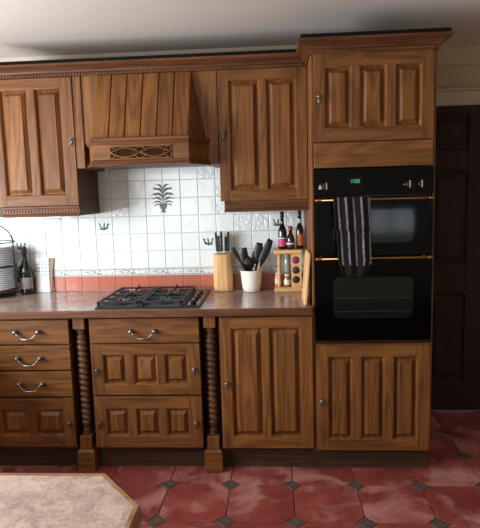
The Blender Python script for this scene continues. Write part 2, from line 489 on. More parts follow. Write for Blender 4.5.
# coving above the door
cv2 = [(0.0, 0.0), (-0.062, 0.0), (-0.062, -0.006), (-0.045, -0.020), (-0.026, -0.046), (-0.016, -0.078), (-0.016, -0.100), (0.0, -0.100)]
tag(MB().loops([[(x, YR + y, ZC + z) for y, z in cv2] for x in (XJ, XR)]).build('trim_1', trim_mat, origin=(XJ, YR, ZC)), 'deep cream coving above the dark door', 'coving', kind='structure')
ar = MB()
ar.box(DX0 - 0.055, DX1 + .09, YR - 0.022, YR, DZ + 0.008, DZ + 0.085).box(DX0 - .055, DX1 + .09, YR - .034, YR, DZ + .085, DZ + .105).box(DX0 - .055, DX1 + .09, YR - .028, YR, DZ - 0.004, DZ + .012)
ar.box(DX0 - .055, DX0, YR - .022, YR, 0, DZ).box(DX1, DX1 + .09, YR - .022, YR, 0, DZ)
tag(ar.build('trim_2', trim_mat, origin=(DX0, YR, 0), bevel=0.004), 'cream moulded architrave around the dark door', 'architrave', kind='structure')

# dark panelled door
d1 = thing('door_1', 'very dark brown panelled wooden door right of the oven tower', 'door', (DX0, YR, 0), kind='structure')
yd = YR - 0.012
fr = MB(); fr.cur = 0
cols = ((DX0 + 0.10, 1.05), (1.18, DX1 - 0.10)); rows = ((0.21, 0.805), (1.015, 1.605), (1.745, 1.962))
xs = [DX0, cols[0][0], cols[0][1], cols[1][0], cols[1][1], DX1]
for a, b in ((xs[0], xs[1]), (xs[2], xs[3]), (xs[4], xs[5])): fr.box(a, b, yd, YR + .03, 0.005, DZ)
for a, b in ((xs[1], xs[2]), (xs[3], xs[4])):
    for c, d in ((0.005, .21), (.805, 1.015), (1.605, 1.745), (1.962, DZ)): fr.box(a, b, yd, YR + .03, c, d)
fr.build('door_frame', dark_door, d1, bevel=0.003)
for a, b in cols:
    for c, d in rows:
        MB().rects([(a, b, c, d, yd + .012), (a + .012, b - .012, c + .012, d - .012, yd + .020), (a + .02, b - .02, c + .02, d - .02, yd + .020), (a + .05, b - .05, c + .05, d - .05, yd + .007)]).build('door_panel', dark_door, d1)
hb = MB().lathe([(.024, 0), (.024, -.006), (.012, -.01), (.012, -.03), (.026, -.042), (.026, -.056), (.01, -.064)], (DX1 - .05, yd, 1.0), 14, 'y'); hb.build('door_knob', brass, d1)

# ------------------------------------------------------------------ splashback tiles (pieces of the back wall)
T, T0, S0 = 0.1094, -1.3242, 1.0498
YT = YB - 0.006      # tile face
gb = MB().box(XL, -0.0, YB - 0.0025, YB + 0.01, WT, 1.72).build('tile_grout', grout_mat, wb)


def tile_mesh(w, h):
    a, b = w / 2 - .0016, h / 2 - .0016
    return MB().rects([(-a, a, -b, b, 0.005), (-a, a, -b, b, 0.0012), (-a + .0022, a - .0022, -b + .0022, b - .0022, 0.0)])


protos = {}


def put_tile(name, mat, w, h, x, z):
    k = (name, mat.name)
    if k not in protos:
        o = tile_mesh(w, h).build(name, mat, wb, origin=(0, 0, 0)); o.location = Vector((x, YT, z)) - worldloc(wb); protos[k] = o
        return o
    return copy_child(protos[k], wb, (x, YT, z))


relief = {(1, 3), (1, 4), (1, 5), (7, 4), (7, 5), (6, 5), (8, 3), (9, 3), (10, 3), (8, 2), (9, 2), (7, 3), (0, 5), (-3, 2), (11, 2)}
tiles = {}
for i in range(-13, 12):
    x = T0 + (i + .5) * T
    put_tile('terracotta_tile', tile_terra, T, 0.092, x, 0.957)
    for j in range(6):
        if j >= 4 and not (0 <= i <= 7): continue
        tiles[(i, j)] = put_tile('wall_tile', tile_relief if (i, j) in relief else tile_white, T, T, x, S0 + (j + .5) * T)
for i in range(-13, 12, 2):
    if i + 2 <= 12: put_tile('border_tile', tile_border, 2 * T, 0.043, T0 + (i + 1) * T, 1.0268)
    else:
        o = tile_mesh(T, 0.043).build('border_tile', tile_border, wb, origin=(0, 0, 0)); o.location = Vector((T0 + (i + .5) * T, YT, 1.0268)) - worldloc(wb)


def leaf(mb, p, q, wd, bend=0.0):
    """flat leaf stroke from p to q in the XZ plane of the tile face"""
    (x0, z0), (x1, z1) = p, q; dx, dz = x1 - x0, z1 - z0; L = math.hypot(dx, dz); nx, nz = -dz / L, dx / L
    a, b = [], []; wd *= .68
    for k in range(6):
        t = k / 5; hw = wd * math.sin(PI * min(1, t * .94 + .06)) ** .8 / 2; o = bend * L * math.sin(PI * t)
        cx, cz = x0 + dx * t + nx * o, z0 + dz * t + nz * o
        a.append((cx + nx * hw, cz + nz * hw)); b.append((cx - nx * hw, cz - nz * hw))
    mb.prism(a + b[::-1], YT - 0.0006, YT + 0.0004)


def small_motif(i, j, flip=1):
    cx, cz = T0 + (i + .5) * T, S0 + (j + .5) * T
    mb = MB()
    for (a, b, c, d, wd, bd) in ((0, -.022, -.030, .012, .010, .15), (0, -.022, .030, .020, .010, -.15), (0, -.022, .004, .022, .011, .05), (0, -.020, -.034, -.012, .009, .2), (0, -.020, .026, -.008, .009, -.2), (-.004, -.030, .004, -.012, .012, 0), (-.02, .006, -.034, .02, .008, .1), (.016, .008, .036, .006, .008, .1)):
        leaf(mb, (cx + flip * a, cz + b), (cx + flip * c, cz + d), wd * 1.5, bd * flip)
    mb.build('leaf_motif', motif_mat, tiles[(i, j)])


for i, j, fl_ in ((0, 2, 1), (6, 1, -1), (-5, 1, 1), (10, 2, 1)): small_motif(i, j, fl_)
# large plant in a vase over four tiles
mxc, mzc = T0 + 4 * T, S0 + 4 * T
mb = MB()
mb.prism([(mxc - .007, mzc - .083), (mxc + .007, mzc - .083), (mxc + .022, mzc - .055), (mxc + .028, mzc - .034), (mxc - .028, mzc - .034), (mxc - .022, mzc - .055)], YT - .0006, YT + .0004)
mb.prism([(mxc - .020, mzc - .090), (mxc + .020, mzc - .090), (mxc + .012, mzc - .081), (mxc - .012, mzc - .081)], YT - .0006, YT + .0004)
for s in (-1, 1):
    for (a, b, c, d, wd, bd) in ((.002, -.034, .004, .060, .004, .0), (.004, .050, .044, .084, .012, .25), (.004, .050, .022, .088, .011, .1), (.004, .028, .060, .050, .013, .25), (.004, .034, .034, .062, .011, .2),
                                 (.004, .004, .070, .014, .013, .25), (.004, .010, .040, .030, .012, .2), (.006, -.020, .066, -.008, .012, .2), (.006, -.012, .044, .004, .010, .15), (.008, -.034, .060, -.036, .011, .25),
                                 (.008, -.03, .040, -.022, .010, .1), (.02, -.04, .052, -.054, .010, .2), (.036, .012, .056, .030, .010, 0), (.03, .055, .056, .066, .010, 0)):
        leaf(mb, (mxc + s * a, mzc + b), (mxc + s * c * 1.12, mzc + d), wd * 1.25, bd * s)
mb.build('plant_motif', motif_mat, wb)


# ------------------------------------------------------------------ joinery helpers
def door_front(parent, name, x0, x1, z0, z1, yf, openings, oz0, oz1, knob=(), fw_=None):
    """framed door with raised and fielded panels; frame is the mesh, panels and handles its children"""
    t = 0.021; mb = MB()
    e = [x0] + [v for o in openings for v in o] + [x1]
    mb.cur = 0
    for k in range(0, len(e), 2):
        if k == 0 or k == len(e) - 2: mb.box(e[k], e[k + 1], yf, yf + t, z0, z1)
        else: mb.box(e[k], e[k + 1], yf + .0004, yf + t, oz0, oz1)
    mb.cur = 1
    mb.box(openings[0][0], openings[-1][1], yf + .0003, yf + t, z0, oz0).box(openings[0][0], openings[-1][1], yf + .0003, yf + t, oz1, z1)
    mb.cur = 2
    for px in ((x0 + openings[0][0]) / 2, (x1 + openings[-1][1]) / 2):
        for pz in (z0, z1):
            s = 1 if pz == z0 else -1
            for q in (0.3, 0.7):
                zz = pz + s * q * ((oz0 - z0) if s == 1 else (z1 - oz1))
                mb.lathe([(.0035, .001), (.0035, -.0012), (.0015, -.002)], (px + (q - .5) * .02, yf, zz), 6, 'y', cap0=False)
    d = mb.build(name, [oak_z, oak_x, peg_mat], parent, bevel=0.0022, seg=2, origin=((x0 + x1) / 2, yf, z0))
    for a, b in openings:
        p = MB()
        p.rects([(a - .001, b + .001, oz0 - .001, oz1 + .001, yf + .0015), (a + .003, b - .003, oz0 + .003, oz1 - .003, yf + .0025), (a + .007, b - .007, oz0 + .007, oz1 - .007, yf + .0095), (a + .010, b - .010, oz0 + .010, oz1 - .010, yf + .019), (a + .015, b - .015, oz0 + .015, oz1 - .015, yf + .019)], cap1=False)
        g = min(.034, (b - a) * .25)
        p.rects([(a + .015, b - .015, oz0 + .015, oz1 - .015, yf + .019), (a + g, b - g, oz0 + g, oz1 - g, yf + .004), (a + g + .001, b - g - .001, oz0 + g + .001, oz1 - g - .001, yf + .001)])
        p.build('raised_panel', oak_z, d, origin=((a + b) / 2, yf, oz0))
    for k in knob: drop_knob(d, k[0], yf, k[1])
    return d


def drop_knob(parent, x, yf, z):
    """small pewter drop pull on an oval plate"""
    o = (x, yf, z); mb = MB()
    pl = [(x + .0075 * math.cos(a), z + .021 * math.sin(a) * (1 if math.sin(a) > 0 else .9)) for a in (2 * PI * i / 14 for i in range(14))]
    mb.prism(pl, yf - .003, yf)
    mb.lathe([(.005, 0), (.004, -.012), (.007, -.016), (.007, -.02), (.002, -.023)], (x, yf, z + .008), 10, 'y', cap0=False)
    mb.tube([(x, yf - .017, z + .008), (x, yf - .018, z - .004), (x, yf - .016, z - .014), (x, yf - .014, z - .024), (x, yf - .012, z - .027)], [.0028, .003, .0048, .0055, .0015], 8)
    mb.tube([(x - .012, yf - .017, z + .008), (x + .012, yf - .017, z + .008)], [.0035, .0035], 8)
    h = mb.build('drop_handle', pewter, parent, origin=o); return h


def bail_handle(parent, x, yf, z, span=.126, drop=.036):
    mb = MB()
    for s in (-1, 1):
        mb.lathe([(.013, 0), (.013, -.003), (.006, -.006), (.006, -.014), (.0115, -.018), (.0125, -.024), (.009, -.030), (.002, -.032)], (x + s * span / 2, yf, z), 12, 'y', cap0=False)
    pts, rr = [], []
    for k in range(13):
        u = -1 + 2 * k / 12; a = abs(u)
        pts.append((x + u * span / 2 * (.94 if a > .9 else .9), yf - .026 - .006 * (1 - a), z - drop * (1 - a ** 3.2)))
        rr.append(.0036 if a > .45 else .0036 + .0032 * math.cos(a / .45 * PI / 2))
    mb.tube(pts, rr, 8)
    return mb.build('bail_handle', pewter, parent, origin=(x, yf, z))


def drawer_front(parent, x0, x1, z0, z1, yf, handle=True):
    mb = MB(); mb.cur = 0
    mb.box(x0, x1, yf, yf + .021, z0, z1)
    mb.cur = 1; pg = mb
    for px in (x0 + .018, x1 - .018):
        for q in (.3, .7): pg.lathe([(.0035, .001), (.0035, -.001), (.0015, -.0018)], (px, yf, z0 + q * (z1 - z0)), 6, 'y', cap0=False)
    d = mb.build('drawer', [oak_x, peg_mat], parent, bevel=0.004, seg=2, origin=((x0 + x1) / 2, yf, z0))
    if handle is not False: bail_handle(d, handle[0], yf, handle[1])
    return d


YC = 0.024          # front of base carcasses
ZB0, ZB1 = 0.146, 0.859
# --- unseen worktop run under the window, added to shade the lower-left units
c = thing('shading_cabinet_run', 'unseen oak base run with mottled worktop under the left-hand window, added to block low light', 'cabinet', (-2.45, -1.5, 0))
MB().box(XL + .004, -2.015, -3.0, -.034, .128, .8715).build('body', oak_z, c)
MB().box(XL + .004, -2.075, -3.0, -.034, .001, .127).build('plinth', plinth_mat, c)
MB().box(XL + .004, -1.980, -3.0, -.0305, .872, WT).build('top', worktop_mat, c)
for k in range(5):
    y = -2.98 + k * .585
    d = MB().box(-2.014, -1.993, y, y + .57, .143, .860).build('door', oak_z, c, bevel=.003)
    MB().box(-1.994, -1.987, y + .10, y + .47, .25, .75).build('raised_panel', oak_z, d, bevel=.006)
# --- left drawer unit
c = thing('drawer_cabinet', 'oak base unit with three drawers above a low panelled door, left edge', 'cabinet', (-1.54, 0.3, 0))
MB().box(XL + .003, -1.3055, YC, YB - .01, 0.128, 0.8715).build('body', oak_dark, c)
MB().box(XL + .003, -1.3055, 0.075, 0.093, 0.001, 0.127).build('plinth', plinth_mat, c)
DL = -1.772
for (a, b, hz) in ((.728, .857, .797), (.585, .718, .653), (.436, .574, .510)): drawer_front(c, DL, -1.305, a, b, 0.0, (-1.527, hz))
door_front(c, 'door', DL, -1.305, .150, .424, 0.0, [(-1.716, -1.564), (-1.521, -1.364)], .213, .362, [(-1.330, .282)])
MB().box(-1.975, DL - .004, 0.002, 0.0235, .150, .857).build('end_panel', oak_z, c, bevel=.003)
# --- hob unit
c = thing('hob_cabinet', 'oak base unit under the hob with drawer and two three-panel fronts', 'cabinet', (-0.9, 0.3, 0))
MB().box(-1.200, -0.604, YC, YB - .01, 0.128, 0.8715).build('body', oak_dark, c)
MB().box(-1.200, -0.604, 0.075, 0.093, 0.001, 0.127).build('plinth', plinth_mat, c)
drawer_front(c, -1.192, -0.606, .729, .861, 0.0, (-.901, .794))
OPC = [(-1.129, -1.005), (-.964, -.836), (-.797, -.672)]
door_front(c, 'pan_drawer', -1.192, -.606, .443, .722, 0.0, OPC, .500, .665, [(-1.162, .577), (-.638, .580)])
door_front(c, 'pan_drawer', -1.192, -.606, .146, .432, 0.0, OPC, .209, .366, [(-1.162, .282), (-.638, .284)])
# --- right base unit
c = thing('base_cabinet', 'tall two-panel oak base unit between twisted pilaster and oven tower', 'cabinet', (-0.25, 0.3, 0))
MB().box(-.503, -.0125, YC, YB - .01, 0.128, 0.8715).build('body', oak_dark, c)
MB().box(-.503, -.0125, 0.075, 0.093, 0.001, 0.127).build('plinth', plinth_mat, c)
door_front(c, 'door', -.497, -.014, .143, .860, 0.0, [(-.440, -.272), (-.238, -.073)], .204, .802, [(-.467, .500)])


# --- barley-twist pilasters
def pilaster(xc, label):
    c = thing('twisted_pilaster', label, 'pilaster', (xc, 0.06, 0), 'twisted oak pilasters beside the hob unit')
    yc = 0.056
    MB().box(xc - .047, xc + .047, 0.112, 0.124, 0.0, 0.8715).build('back_board', oak_dark, c)
    MB().box(xc - .033, xc + .033, yc - .040, 0.112, .801, .8715).build('top_block', oak_z, c, bevel=.003)
    n = 22
    MB().lathe([(.028, .749), (.030, .756), (.022, .760), (.0205, .766), (.024, .776), (.027, .783), (.022, .788), (.029, .792), (.030, .801)], (xc, yc, 0), n).build('capital', oak_turned, c)
    # twist
    ls = []; N = 132; z0, z1 = .272, .750; pitch = .0325
    for k in range(N + 1):
        z = z0 + (z1 - z0) * k / N; l = []
        for i in range(n):
            th = 2 * PI * i / n; ph = th - 2 * PI * z / pitch
            # x = r cos(th), y = -r sin(th): ridges fall to the right on the front
            r = .0215 + .0085 * (abs(math.cos(ph / 2)) ** 1.2)
            l.append((xc + r * math.cos(th), yc - r * math.sin(th), z))
        ls.append(l)
    tw = MB(); tw.smooth = True; tw.loops(ls); tw.build('twisted_shaft', oak_turned, c)
    MB().lathe([(.029, .203), (.030, .211), (.024, .215), (.028, .224), (.026, .234), (.0205, .242), (.022, .250), (.027, .257), (.027, .264), (.025, .269), (.028, .274)], (xc, yc, 0), n).build('base_turning', oak_turned, c)
    MB().box(xc - .034, xc + .034, yc - .040, 0.112, .128, .203).build('lower_block', oak_z, c, bevel=.003)
    f = MB(); f.loops([[(xc + sx * a, (y0 if sy2 < 0 else .112), z) for sx, sy2 in ((-1, -1), (1, -1), (1, 1), (-1, 1))] for a, y0, z in ((.0485, .004, .001), (.0485, .004, .116), (.040, .013, .128))])
    f.build('foot_block', oak_x, c, bevel=.002)


pilaster(-1.2560, 'twisted oak pilaster between drawer unit and hob unit')
pilaster(-.5525, 'twisted oak pilaster between hob unit and two-panel base unit')

# --- worktop
c = thing('worktop', 'long mottled brown laminate worktop with wood front edge', 'worktop', (-1.2, .3, .872))
MB().box(XL + .002, -.013, -.010, YB - .007, .872, WT).build('top', worktop_mat, c)
MB().box(XL + .002, -.013, -.030, -.010, .872, WT - .0005).build('front_edging', oak_mould, c, bevel=.003, seg=2)

# --- oven tower
tw = thing('oven_tower', 'tall oak housing unit around the black double oven', 'cabinet', (.293, .3, 0))
TX0, TX1 = -.011, .599
cc = MB(); YTF = .024
cc.box(TX0, TX0 + .013, YTF - .008, YB - .012, .12, 2.16).box(TX1 - .012, TX1, YTF - .008, YB - .012, .12, 2.16)
cc.build('side_panels', oak_z, tw, bevel=.002)
cc = MB()
cc.box(TX0 + .013, TX1 - .012, YTF, .60, .12, .700).box(TX0 + .013, TX1 - .012, YTF, .60, 1.625, 2.16).box(TX0 + .013, TX1 - .012, .54, .594, .700, 1.625)
cc.build('carcass', oak_dark, tw)
MB().box(TX0, TX1, .070, .088, .001, .119).build('plinth', plinth_mat, tw)
MB().box(TX0 + .013, TX1 - .012, .004, .024, .704, .713).build('rail', oak_x, tw)
OPU = [(.058, .188), (.227, .357), (.400, .527)]
door_front(tw, 'upper_door', .003, .585, 1.740, 2.160, 0.004, OPU, 1.804, 2.101, [(.029, 1.950)])
MB().box(.003, .585, .004, .0235, 1.612, 1.735).build('filler_panel', oak_x, tw, bevel=.003, seg=2)
door_front(tw, 'lower_door', .003, .589, .130, .702, 0.004, [(.066, .190), (.235, .357), (.402, .525)], .190, .641, [(.030, .402)])

# --- double oven
ov = thing('double_oven', 'built-in black glass double oven with brass handles', 'oven', (.293, .25, .716))
OX0, OX1 = .0035, .586
MB().box(OX0 + .012, OX1 - .012, .010, .52, .722, 1.60).build('body', black_enamel, ov)
MB().box(OX0, OX1, -.012, .0095, 1.472, 1.606).build('control_panel', black_gloss, ov, bevel=.002)
yo = -.014
ud = MB().box(OX0, OX1, yo, .0095, 1.186, 1.466).build('oven_door', black_gloss, ov, bevel=.003)
ld = MB().box(OX0, OX1, yo, .0095, .737, 1.180).build('oven_door', black_gloss, ov, bevel=.003)
MB().box(OX0, OX1, yo + .004, .0095, .718, .733).build('bottom_trim', plain('dark_bronze_trim', (58, 34, 22), .35, .6), ov)
win_mat = plain('oven_window_glass', (18, 23, 22), .08)
for par, z0, z1 in ((ud, 1.235, 1.400), (ld, .850, 1.062)):
    x0, x1, r = .092, .492, .030; pts = []
    for cx, cz, a0 in ((x1 - r, z1 - r, 0), (x0 + r, z1 - r, 90), (x0 + r, z0 + r, 180), (x1 - r, z0 + r, 270)):
        for k in range(6): a = math.radians(a0 + 18 * k); pts.append((cx + r * math.cos(a), cz + r * math.sin(a)))
    MB().prism(pts, yo - .0006, yo + .0004).build('window', win_mat, par)
shelf = plain('oven_shelf_line', (52, 62, 58), .3)
for z in (.955, .885): MB().box(.100, .484, yo - .0010, yo, z, z + .002).build('shelf_bar', shelf, ld)


def rail_handle(par, z):
    mb = MB(); y = -.052
    mb.tube([(.024, y, z), (.553, y, z)], .0055, 10)
    for x, s in ((.024, -1), (.553, 1)):
        mb.lathe([(.0055, 0), (.0088, s * .002), (.0088, s * .006), (.006, s * .009), (.009, s * .013), (.0075, s * .019), (.002, s * .022)], (x, y, z), 10, 'x', cap0=False)
        mb.lathe([(.011, 0), (.011, -.004), (.0065, -.008), (.006, y - yo)], (x - s * .012, yo, z), 10, 'y')
    mb.build('handle', brass, par)


rail_handle(ud, 1.453); rail_handle(ld, 1.162)
for x, lb in ((.054, 0), (.465, 1), (.523, 1)):
    k = MB().lathe([(.019, 0), (.018, -.012), (.015, -.020), (.013, -.021)], (x, -.012, 1.521), 18, 'y', cap0=False).build('control_knob', black_plastic, ov)
    MB().box(x - .0022 + (.006 if not lb else 0), x + .0022 + (.006 if not lb else 0), -.0345, -.0325, 1.505, 1.540).build('pointer', plain('pale_brass_mark', (226, 200, 150), .35, .5), k)
mk = MB(); ym = -.0126
mk.prism([(.022, 1.508), (.038, 1.508), (.033, 1.526), (.030, 1.532), (.026, 1.524)], ym, -.0118)
mk.build('panel_mark', plain('white_print', (190, 190, 185), .5), ov)
pk = MB()
for x in (.442,): pk.box(x - .004, x + .004, ym, -.0118, 1.518, 1.524)
pk.build('panel_mark', plain('white_print_dim', (150, 150, 145), .5), ov)
dsp = MB().box(.170, .236, -.0128, -.0118, 1.528, 1.560).build('clock_display', plain('display_window', (6, 16, 13), .1), ov)
dg = MB(); SEG = {'1': 'bc', '0': 'abcdef', '8': 'abcdefg'}
for ch, x in (('1', .178), ('0', .199), ('8', .214)):
    w_, h_, t_ = .010, .017, .0022; z = 1.5355
    for s in SEG[ch]:
        q = {'a': (0, w_, h_ - t_, h_), 'd': (0, w_, 0, t_), 'g': (0, w_, h_ / 2 - t_ / 2, h_ / 2 + t_ / 2), 'f': (0, t_, h_ / 2, h_), 'e': (0, t_, 0, h_ / 2), 'b': (w_ - t_, w_, h_ / 2, h_), 'c': (w_ - t_, w_, 0, h_ / 2)}[s]
        dg.box(x + q[0], x + q[1], -.0136, -.0129, z + q[2], z + q[3])
for zz in (1.540, 1.547): dg.box(.1925, .1945, -.0136, -.0129, zz, zz + .0022)
dg.build('digits', green_led, dsp)

# --- wall cabinets
YW = .240


def pelmet(parent, x0, x1, left_return):
    """moulding under a wall unit with a row of tiny dentils"""
    mb = MB(); pr = [(.008, 1.4585), (.0, 1.456), (.0, 1.447), (.006, 1.444), (.006, 1.418), (.000, 1.414), (-.004, 1.408), (-.002, 1.400), (.014, 1.398), (.020, 1.4585)]
    mb.loops([[(x, YW + y, z) for y, z in pr] for x in (x0, x1)])
    p = mb.build('pelmet', oak_mould, parent)
    dn = MB(); n = int((x1 - x0) / .0165)
    for k in range(n):
        x = x0 + .006 + k * .0165; dn.box(x, x + .0095, YW + .001, YW + .007, 1.424, 1.441)
    dn.build('dentil_row', oak_x, p)
    xs_ = x0 if left_return else x1
    return p


c = thing('wall_cabinet', 'two-panel oak wall unit left of the cooker hood', 'cabinet', (-1.53, .43, 1.40))
MB().box(-1.772, -1.292, YW + .0225, YB - .008, 1.462, 2.158).build('body', oak_dark, c, bevel=.002)
MB().box(-1.772, -1.292, YW + .0205, YB - .008, 1.402, 1.4615).build('under_frame', oak_dark, c)
door_front(c, 'door', -1.770, -1.292, 1.460, 2.155, YW, [(-1.706, -1.546), (-1.506, -1.356)], 1.517, 2.100, [(-1.313, 1.812)])
pelmet(c, -1.735, -1.292, False)
c = thing('wall_cabinet', 'two-panel oak wall unit between hood and oven tower', 'cabinet', (-.25, .43, 1.40))
MB().box(-.494, -.0125, YW + .0225, YB - .008, 1.462, 2.158).build('body', oak_dark, c, bevel=.002)
MB().box(-.494 + .02, -.0125, YW + .0205, YB - .008, 1.402, 1.4615).build('under_frame', oak_dark, c)
door_front(c, 'door', -.492, -.014, 1.459, 2.157, YW, [(-.434, -.268), (-.232, -.073)], 1.516, 2.105, [(-.468, 1.820)])
pelmet(c, -.472, -.0125, True)

# --- cooker hood
c = thing('cooker_hood', 'oak canopy cooker hood with slanting planks and fretwork panel', 'cooker hood', (-.885, .43, 1.66))
YH = .252
for x0, x1 in ((-1.2905, -1.243), (-.553, -.4955)): MB().box(x0, x1, YH - .006, YB - .008, 1.662, 2.158).build('side_strip', oak_z, c, bevel=.002)
MB().box(-1.2425, -.5535, YH + .004, YH + .02, 1.80, 2.158).build('back_panel', oak_z, c)
yf, xa, xb, xc0, xc1 = .070, -1.138, -.634, -1.215, -.557     # plan of the canted canopy: front edge xa..xb, back edge xc0..xc1
# slanting planks
N = 6; ztop, zbot = 2.157, 1.800; ytop, ybot = .236, yf + .018
xt0, xt1, xb0, xb1 = -1.150, -.630, -1.142, -.636
for k in range(N):
    a, b = k / N, (k + 1) / N; g = .0022
    l = [(xt0 + (xt1 - xt0) * a + g, ztop, ytop), (xt0 + (xt1 - xt0) * b - g, ztop, ytop), (xb0 + (xb1 - xb0) * b - g, zbot, ybot), (xb0 + (xb1 - xb0) * a + g, zbot, ybot)]
    pk_ = MB().loops([[(x, y, z) for x, z, y in l], [(x, y + .016, z) for x, z, y in l]]).build('plank', oak_z, c, bevel=.003, origin=((l[0][0] + l[1][0]) / 2, ytop, zbot))
    th_ = -math.atan2(ytop - ybot, ztop - zbot); pk_.data.transform(Matrix.Rotation(-th_, 4, 'X')); pk_.rotation_euler.x = th_
bk = MB().loops([[(xt0, ytop + .012, ztop), (xt1, ytop + .012, ztop), (xb1, ybot + .012, zbot), (xb0, ybot + .012, zbot)], [(xt0, ytop + .015, ztop), (xt1, ytop + .015, ztop), (xb1, ybot + .016, zbot), (xb0, ybot + .016, zbot)]])
bk.build('plank_backing', oak_dark, c)
for xt, xf, xk in ((xt0, xb0, xc0 + .005), (xt1, xb1, xc1 - .005)):
    s = 1 if xt == xt0 else -1
    tri = [(xt, ytop + .004, ztop), (xf, ybot + .004, zbot), (xk, YH + .002, zbot), (xt, YH + .002, ztop)]
    MB().loops([tri, [(x + s * .012, y + .004, z) for x, y, z in tri]]).build('cheek', oak_z, c)
# canopy box with mouldings: offset plan loops
def plan(o, z):
    k = .4
    return [(xc0 - o * .9, YH - .004, z), (xa - o * k, yf - o, z), (xb + o * k, yf - o, z), (xc1 + o * .9, YH - .004, z)]


bx_ = MB().loops([plan(o, z) for o, z in ((0, 1.676), (0, 1.785))], True, True); bx_.build('canopy_box', oak_x, c)
MB().loops([plan(o, z) for o, z in ((.001, 1.768), (.006, 1.771), (.010, 1.780), (.017, 1.786), (.020, 1.792), (.020, 1.800), (.002, 1.806))]).build('upper_moulding', oak_mould, c)
MB().loops([plan(o, z) for o, z in ((.004, 1.660), (.018, 1.660), (.020, 1.668), (.014, 1.674), (.010, 1.682), (.004, 1.690), (.001, 1.692))]).build('lower_moulding', oak_mould, c)
# fretwork
fx0, fx1, fz0, fz1 = -1.043, -.728, 1.697, 1.755
fp = MB().box(fx0, fx1, yf - .0015, yf + .001, fz0, fz1).build('fret_recess', plain('dark_fret_ground', (52, 31, 17), .9, spec=.05), c)
ft = MB(); L = (fx1 - fx0) / 2; zm, hz = (fz0 + fz1) / 2, (fz1 - fz0) / 2
for k in range(2):
    x0 = fx0 + k * L
    for s in (-1, 1):
        ft.tube([(x0 + L * u / 12, yf - .004, zm + s * (hz * .82 * math.sin(PI * u / 12) - .0)) for u in range(13)], .0048, 6)
        ft.tube([(x0 + (L * .20) * math.cos(PI / 2 * u / 6), yf - .004, zm + s * hz * (1 - .0) * math.sin(PI / 2 * u / 6)) for u in range(7)], .0032, 6)
        ft.tube([(x0 + L - (L * .20) * math.cos(PI / 2 * u / 6), yf - .004, zm + s * hz * math.sin(PI / 2 * u / 6)) for u in range(7)], .0032, 6)
ft.build('fretwork', oak_x, c)
fe = MB()
fe.box(fx0 - .006, fx0, yf - .005, yf, fz0 - .004, fz1 + .004).box(fx1, fx1 + .006, yf - .005, yf, fz0 - .004, fz1 + .004).box(fx0 - .006, fx1 + .006, yf - .005, yf, fz0 - .006, fz0).box(fx0 - .006, fx1 + .006, yf - .005, yf, fz1, fz1 + .006)
fe.build('fret_frame', oak_x, c)
MB().box(-1.19, -.58, .262, YB - .01, 1.672, 1.70).build('filter_tray', plain('grey_hood_filter', (120, 118, 114), .5), c)

# --- cornice: one moulding swept over wall units and around the tower
c = thing('cornice', 'oak cornice moulding running above wall units and around oven tower', 'cornice', (-.6, .2, 2.156))
path = [(-1.80, .262), (-.0125, .262), (-.0125, .004), (.5995, .004), (.5995, YB - .008)]
prof = [(-.012, 2.1605), (.004, 2.1605), (.006, 2.1595), (.008, 2.163), (.008, 2.178), (.016, 2.181), (.020, 2.190), (.032, 2.200), (.048, 2.206), (.054, 2.210), (.057, 2.213), (.057, 2.223), (-.012, 2.223)]


def offs(o):
    out = []
    for i, p in enumerate(path):
        p = Vector(p); ns = []
        for a, b in ((i - 1, i), (i, i + 1)):
            if a >= 0 and b < len(path):
                d = (Vector(path[b]) - Vector(path[a])).normalized(); ns.append(Vector((d.y, -d.x)))
        n = ns[0] if len(ns) == 1 else (ns[0] + ns[1]) / (1 + ns[0].dot(ns[1]))
        out.append(p + n * o)
    return out


ls = [[(q.x, q.y, z) for q in offs(o)] for o, z in prof]
cm = MB(); cm.loops([[l[i] for l in ls] for i in range(len(path))]); cm.build('moulding', oak_mould, c)
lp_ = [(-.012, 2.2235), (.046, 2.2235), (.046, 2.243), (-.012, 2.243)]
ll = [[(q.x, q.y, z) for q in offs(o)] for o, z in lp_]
MB().loops([[l[i] for l in ll] for i in range(len(path))]).build('shade_strip', plain('near_black_shade', (22, 21, 18), .9, spec=.1), c)  # near-black strip paints the shade of the gap above the cornice
dn = MB()
for k in range(int(1.78 / .0165)):
    x = -1.795 + k * .0165; dn.box(x, x + .0095, .262 - .014, .262 - .006, 2.1645, 2.1765)
for k in range(int(.61 / .0165)):
    x = -.012 + k * .0165; dn.box(x, x + .0095, .004 - .014, .004 - .006, 2.1645, 2.1765)
dn.build('dentil_row', oak_x, c)

# ------------------------------------------------------------------ things on the worktop
# gas hob
hx0, hx1, hy0, hy1 = -1.158, -.598, .004, .510
c = thing('gas_hob', 'black four-burner gas hob set into the worktop', 'hob', (-.878, .257, WT))
zt = WT + .001
h = MB().loops([[(hx0 + a, hy0 + a, z), (hx1 - a, hy0 + a, z), (hx1 - a, hy1 - a, z), (hx0 + a, hy1 - a, z)] for a, z in ((0, zt), (0, zt + .005), (.006, zt + .010), (.016, zt + .009))]).build('tray', hob_glass, c)
zg = zt + .009
MB().box(hx1 - .082, hx1 - .012, hy0 + .03, hy1 - .03, zg, zg + .003).build('control_strip', black_gloss, c, bevel=.002)
for k in range(4):
    y = hy0 + .10 + k * .095
    kn = MB().lathe([(.017, 0), (.016, .010), (.012, .014)], (hx1 - .047, y, zg + .003), 14, 'z', cap0=False).build('control_knob', black_plastic, c)
    MB().box(hx1 - .050, hx1 - .044, y - .015, y + .015, zg + .016, zg + .024).build('grip', brass, kn)
